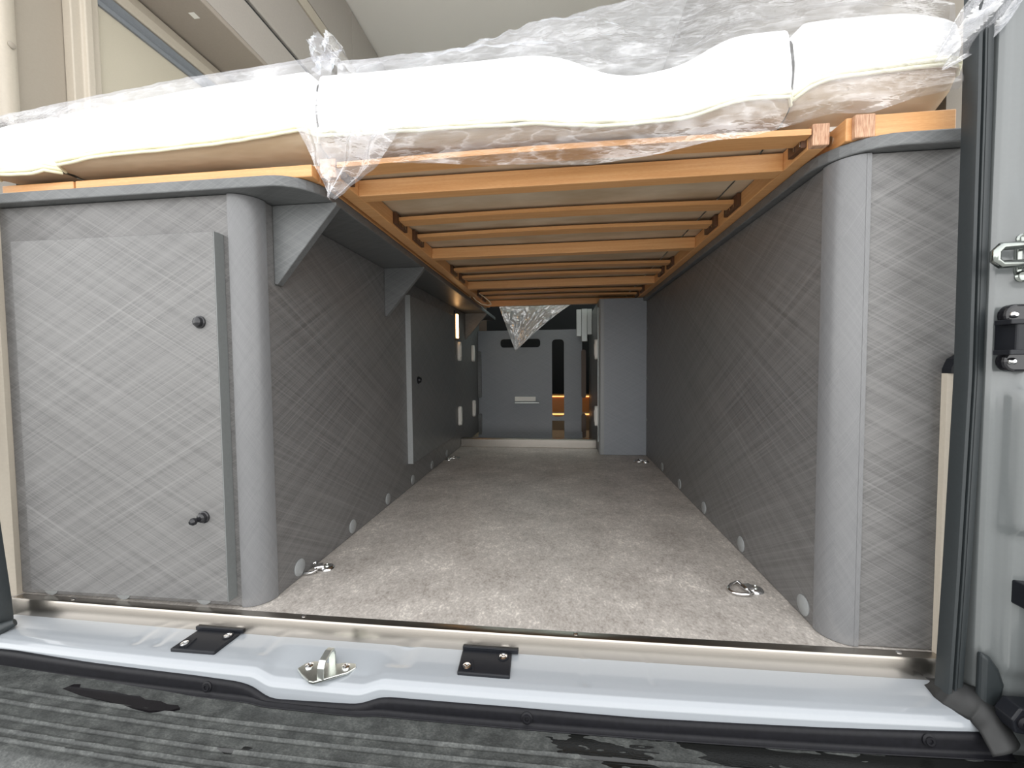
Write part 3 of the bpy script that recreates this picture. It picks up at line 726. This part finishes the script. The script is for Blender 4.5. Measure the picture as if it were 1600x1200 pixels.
# bunched bag corner hanging down at the left end
LE = [(0, -.405), (.25, -.392), (.45, -.376), (.65, -.366), (.82, -.352), (1, -.341)]
RE = [(0, -.205), (.15, -.210), (.32, -.224), (.5, -.246), (.68, -.262), (.85, -.300), (1, -.332)]
def tail(u, v):
    z = .822-.150*v; a = lerp(LE, v); b = lerp(RE, v); x = a+(b-a)*u
    pl = math.sin(u*19+noise.noise(Vector((u*3, v*2, 0)))*3.0)*.006*(1-.5*v)
    y = -.044+pl-.010*math.sin(PI*u)+crinkle((x*1.4, pl*4, z), .006)
    return (x, y, z-.006*math.sin(u*9)*(1-abs(2*v-1)))
tag(MB().grid(tail, 70, 60).build('bag_corner', 'thick_film', cfm, smooth=180), 'bunched corner of the bag hanging over the ledge')
# twisted corner pulled up past the seal
def rtail(u, v):
    a = Vector((.482, -.034, .800)); b = Vector((.560, -.062, .895)); p = a+(b-a)*v
    wd = .012+.016*math.sin(PI*min(1, v*1.1)); s = (u-.5)*2*wd
    q = p+Vector((-.72, -.1, .68))*s; c = crinkle(q*1.5, .006)
    return (q.x+c*.3, q.y-.004+c+.006*math.sin(u*11), q.z)
MB().grid(rtail, 26, 50).build('pulled_corner', 'thick_film', cfm, smooth=180)

lfm = thing('plastic_film', (-.68, 0, .8), 'clear plastic film over the left mattress ending in an upright bunch', 'plastic film')
CREL = [(-1.0, .868), (-.87, .880), (-.60, .903), (-.567, .905), (-.464, .914), (-.409, .928), (-.365, .936), (-.345, .938)]
def filml(u, v):
    x = -1.0+.655*u; zt = slerp(TOPL, x); zp = slerp(PIPL, x); zc = slerp(CREL, x)
    pr = [(-.020, zp+.006), (-.023, zp+.03), (-.023, (zp+zt)/2), (-.020, zt-.012), (-.006, zt+.004), (.006, zt*.4+zc*.6), (.018, zc), (.08, zt+.008), (.30, zt+.008)]
    y, z = interp(pr, v); c = crinkle((x, y, z*1.4), .005)
    return (x, y-abs(c)*.7, z+c*(.8 if v > .55 else .3))
MB().grid(filml, 150, 60).build('sheet', 'clear_film', lfm, smooth=180)
def bun(u, v):
    x = -.389+.046*u+.006*math.sin(v*7); z = .893+v*(.030+.022*math.sin(PI*min(1, .15+u*.75)))
    y = -.004+.010*math.sin(u*13+v*2)+crinkle((x*2, v, u), .008)
    return (x, y, z)
MB().grid(bun, 30, 24).build('bunch', 'thick_film', lfm, smooth=180)

# film hanging down at the far end of the frame
def farf(u, v):
    xa = -.328+.090*v; xb = .100-.335*v**.8; x = xa+(xb-xa)*u
    z = .760-.258*v-.015*math.sin(PI*u)*(1-v); y = 1.575+.02*math.sin(u*5)+.02*v+crinkle((x, z*1.5, u), .009)
    return (x, y, z)
tag(MB().grid(farf, 60, 50).build('hanging_film', 'lit_film', None, (-.12, 1.54, .7), smooth=180), 'crumpled triangle of clear film hanging at the far end below the frame', 'plastic film')
# thin loop of cord at the far left of the frame
tag(MB().ring([(-.398, 1.19, .7325), (-.396, 1.19, .752), (-.385, 1.20, .760), (-.360, 1.19, .752), (-.330, 1.18, .730), (-.308, 1.18, .712), (-.300, 1.18, .698), (-.318, 1.18, .694), (-.345, 1.19, .702), (-.370, 1.19, .718), (-.392, 1.20, .745)], .0023, 6).build('cord_loop', 'cord', None, (-.35, 1.19, .72), smooth=80), 'thin pale cord loop hanging under the left side of the slats', 'cord')

# ================================================================== FAR END
bp = thing('back_panel', (-.19, 1.95, -.04), 'plain grey panel with rounded slots closing the far end of the bay', 'panel')
def holed(x0, x1, z0, z1, holes, y, th):
    """plate in XZ with rounded-rectangle holes, built as strips"""
    bm = bmesh.new()
    loops = [[(x0, z0), (x1, z0), (x1, z1), (x0, z1)]]+[rrect(*h) for h in holes]
    es = []
    for lp_ in loops:
        vv = [bm.verts.new((p[0], y, p[1])) for p in lp_]
        es += [bm.edges.new((vv[i], vv[(i+1) % len(vv)])) for i in range(len(vv))]
    r = bmesh.ops.triangle_fill(bm, use_beauty=True, use_dissolve=False, edges=es)
    ex = bmesh.ops.extrude_face_region(bm, geom=list(bm.faces))
    for g in ex['geom']:
        if isinstance(g, bmesh.types.BMVert): g.co.y += th
    bm.verts.index_update()
    mb = MB(); mb.add([v.co.copy() for v in bm.verts], [[v.index for v in f.verts] for f in bm.faces]); bm.free(); return mb
holed(-.516, .142, .075, .648, [(-.045, .030, .10, .588, .022), (-.372, -.118, .540, .594, .020)], 1.95, .016).build('board', 'back_laminate', bp)
cv = [(1.950, .075), (1.949, .05), (1.944, .02), (1.936, -.005), (1.924, -.025), (1.905, -.038), (1.905, -.041), (1.930, -.038), (1.95, -.02), (1.96, .01), (1.966, .04), (1.966, .075)]
MB().prism(cv, 'x', -.516, -.046).build('curved_foot', 'back_laminate', bp, smooth=50)
MB().prism(cv, 'x', .031, .142).build('curved_foot', 'back_laminate', bp, smooth=50)
h = MB(); h.box(-.280, -.146, 1.938, 1.950, .190, .232)
MB().box(-.280, -.148, 1.930, 1.950, .200, .228).build('handle_plate', 'white_plastic', bp, bevel=.002)
MB().box(-.280, -.125, 1.922, 1.945, .186, .196).build('handle_bar', 'pale_metal', bp, bevel=.002)
for z0, z1 in ((-.03, .12), (.22, .52)):
    tag(MB().prism(rrect(.137, .165, z0, z1, .012), 'y', 1.94, 1.97).build('side_lug', 'brown_dark', bp), 'brown side lug')
    MB().prism(rrect(-.517, -.495, z0, z1, .010), 'y', 1.93, 1.95).build('edge_lug', 'plain_laminate', bp)
# lit steps seen through the slot
sp_ = thing('lit_step_unit', (-.02, 2.5, -.04), 'warm lit wooden step unit seen through the upright slot of the far panel', 'step unit')
MB().box(-.35, .35, 2.30, 2.6, -.04, .080).build('lower_step', 'tan_panel', sp_)
MB().box(-.35, .35, 2.40, 2.6, .080, .200).build('upper_step', 'orange_glow_panel', sp_)
MB().box(-.35, .35, 2.293, 2.300, .072, .081).build('light_strip', 'warm_strip', sp_)
MB().box(-.35, .35, 2.393, 2.400, .192, .201).build('light_strip', 'warm_strip', sp_)
tag(MB().box(-.60, .55, 2.75, 2.80, -.04, 1.04).build('dark_bulkhead', 'unlit_black', None, (0, 2.77, -.04)), 'bulkhead coloured black as unlit depth behind the far panel and lit steps', 'bulkhead')

# white fittings
def clip(x, y, z, sgn, label, h_=.098, wd=.036):
    t = thing('panel_clip', (x, y, z-h_/2), label, 'clip', 'white plastic clips at the far end')
    MB().prism(rrect(y-wd/2, y+wd/2, z-h_/2, z+h_/2, .014), 'x', x, x+sgn*.016).build('body', 'white_plastic', t, bevel=.004, segs=3)
    MB().prism(rrect(y-wd/5, y+wd/5, z-h_*.32, z+h_*.30, .006), 'x', x+sgn*.012, x+sgn*.0185).build('latch', 'white_plastic', t, bevel=.002)
clip(-.518, 1.430, .500, 1, 'white plastic clip on the left wall just below the warm lamp')
clip(-.518, 1.425, .167, 1, 'white plastic clip low on the left wall nearer the camera')
clip(-.518, 1.765, .500, 1, 'upper white clip on the left wall close to the far panel')
clip(-.518, 1.775, .170, 1, 'lower white clip on the left wall close to the far panel')
clip(.188, 1.402, .500, -1, 'upper white clip on the right return panel at the far end')
clip(.188, 1.402, .173, -1, 'lower white clip on the right return panel at the far end')
tag(MB().prism(rrect(1.315, 1.35, .475, .565, .015), 'x', -.518, -.510).build('hinge_plate', 'black_plastic', None, (-.515, 1.33, .52), bevel=.002), 'black oval plate on the left wall beside the white clip', 'plate')
lm = thing('wall_lamp', (-.512, 1.40, .56), 'slim glowing warm lamp on the left wall under the ledge', 'lamp')
MB().box(-.518, -.512, 1.36, 1.425, .555, .70).build('backplate', 'black_plastic', lm)
MB().box(-.512, -.506, 1.375, 1.405, .565, .685).build('light_tube', 'warm_lamp', lm, bevel=.002)
rb_ = thing('white_bracket', (.135, 1.75, .53), 'pale ribbed metal bracket hanging at the far right above the panel', 'bracket')
MB().box(.100, .128, 1.760, 1.776, .590, .745).build('flange', 'pale_metal', rb_, bevel=.002)
MB().box(.128, .160, 1.740, 1.776, .560, .745).build('channel', 'pale_metal', rb_, bevel=.002)
MB().box(.160, .187, 1.752, 1.776, .600, .745).build('flange', 'pale_metal', rb_, bevel=.002)

# ------------------------------------------------------------------ phrases shared by alike things
for cat, g in (('buffer pad', 'buffer pads on the sill'), ('mattress', 'mattresses across the rear bed'), ('bed frame', 'bed frames on the ledges'), ('seal', 'rubber door seals'), ('pillar', 'door pillars'), ('trim strip', 'cream body strips'), ('plastic film', 'clear plastic films'), ('cabinet', 'side cabinets'), ('shelf', 'ledges on the cabinets'), ('threshold', 'steel floor strips')):
    for o in bpy.data.objects:
        if o.get('category') == cat and o.parent is None: o['group'] = g
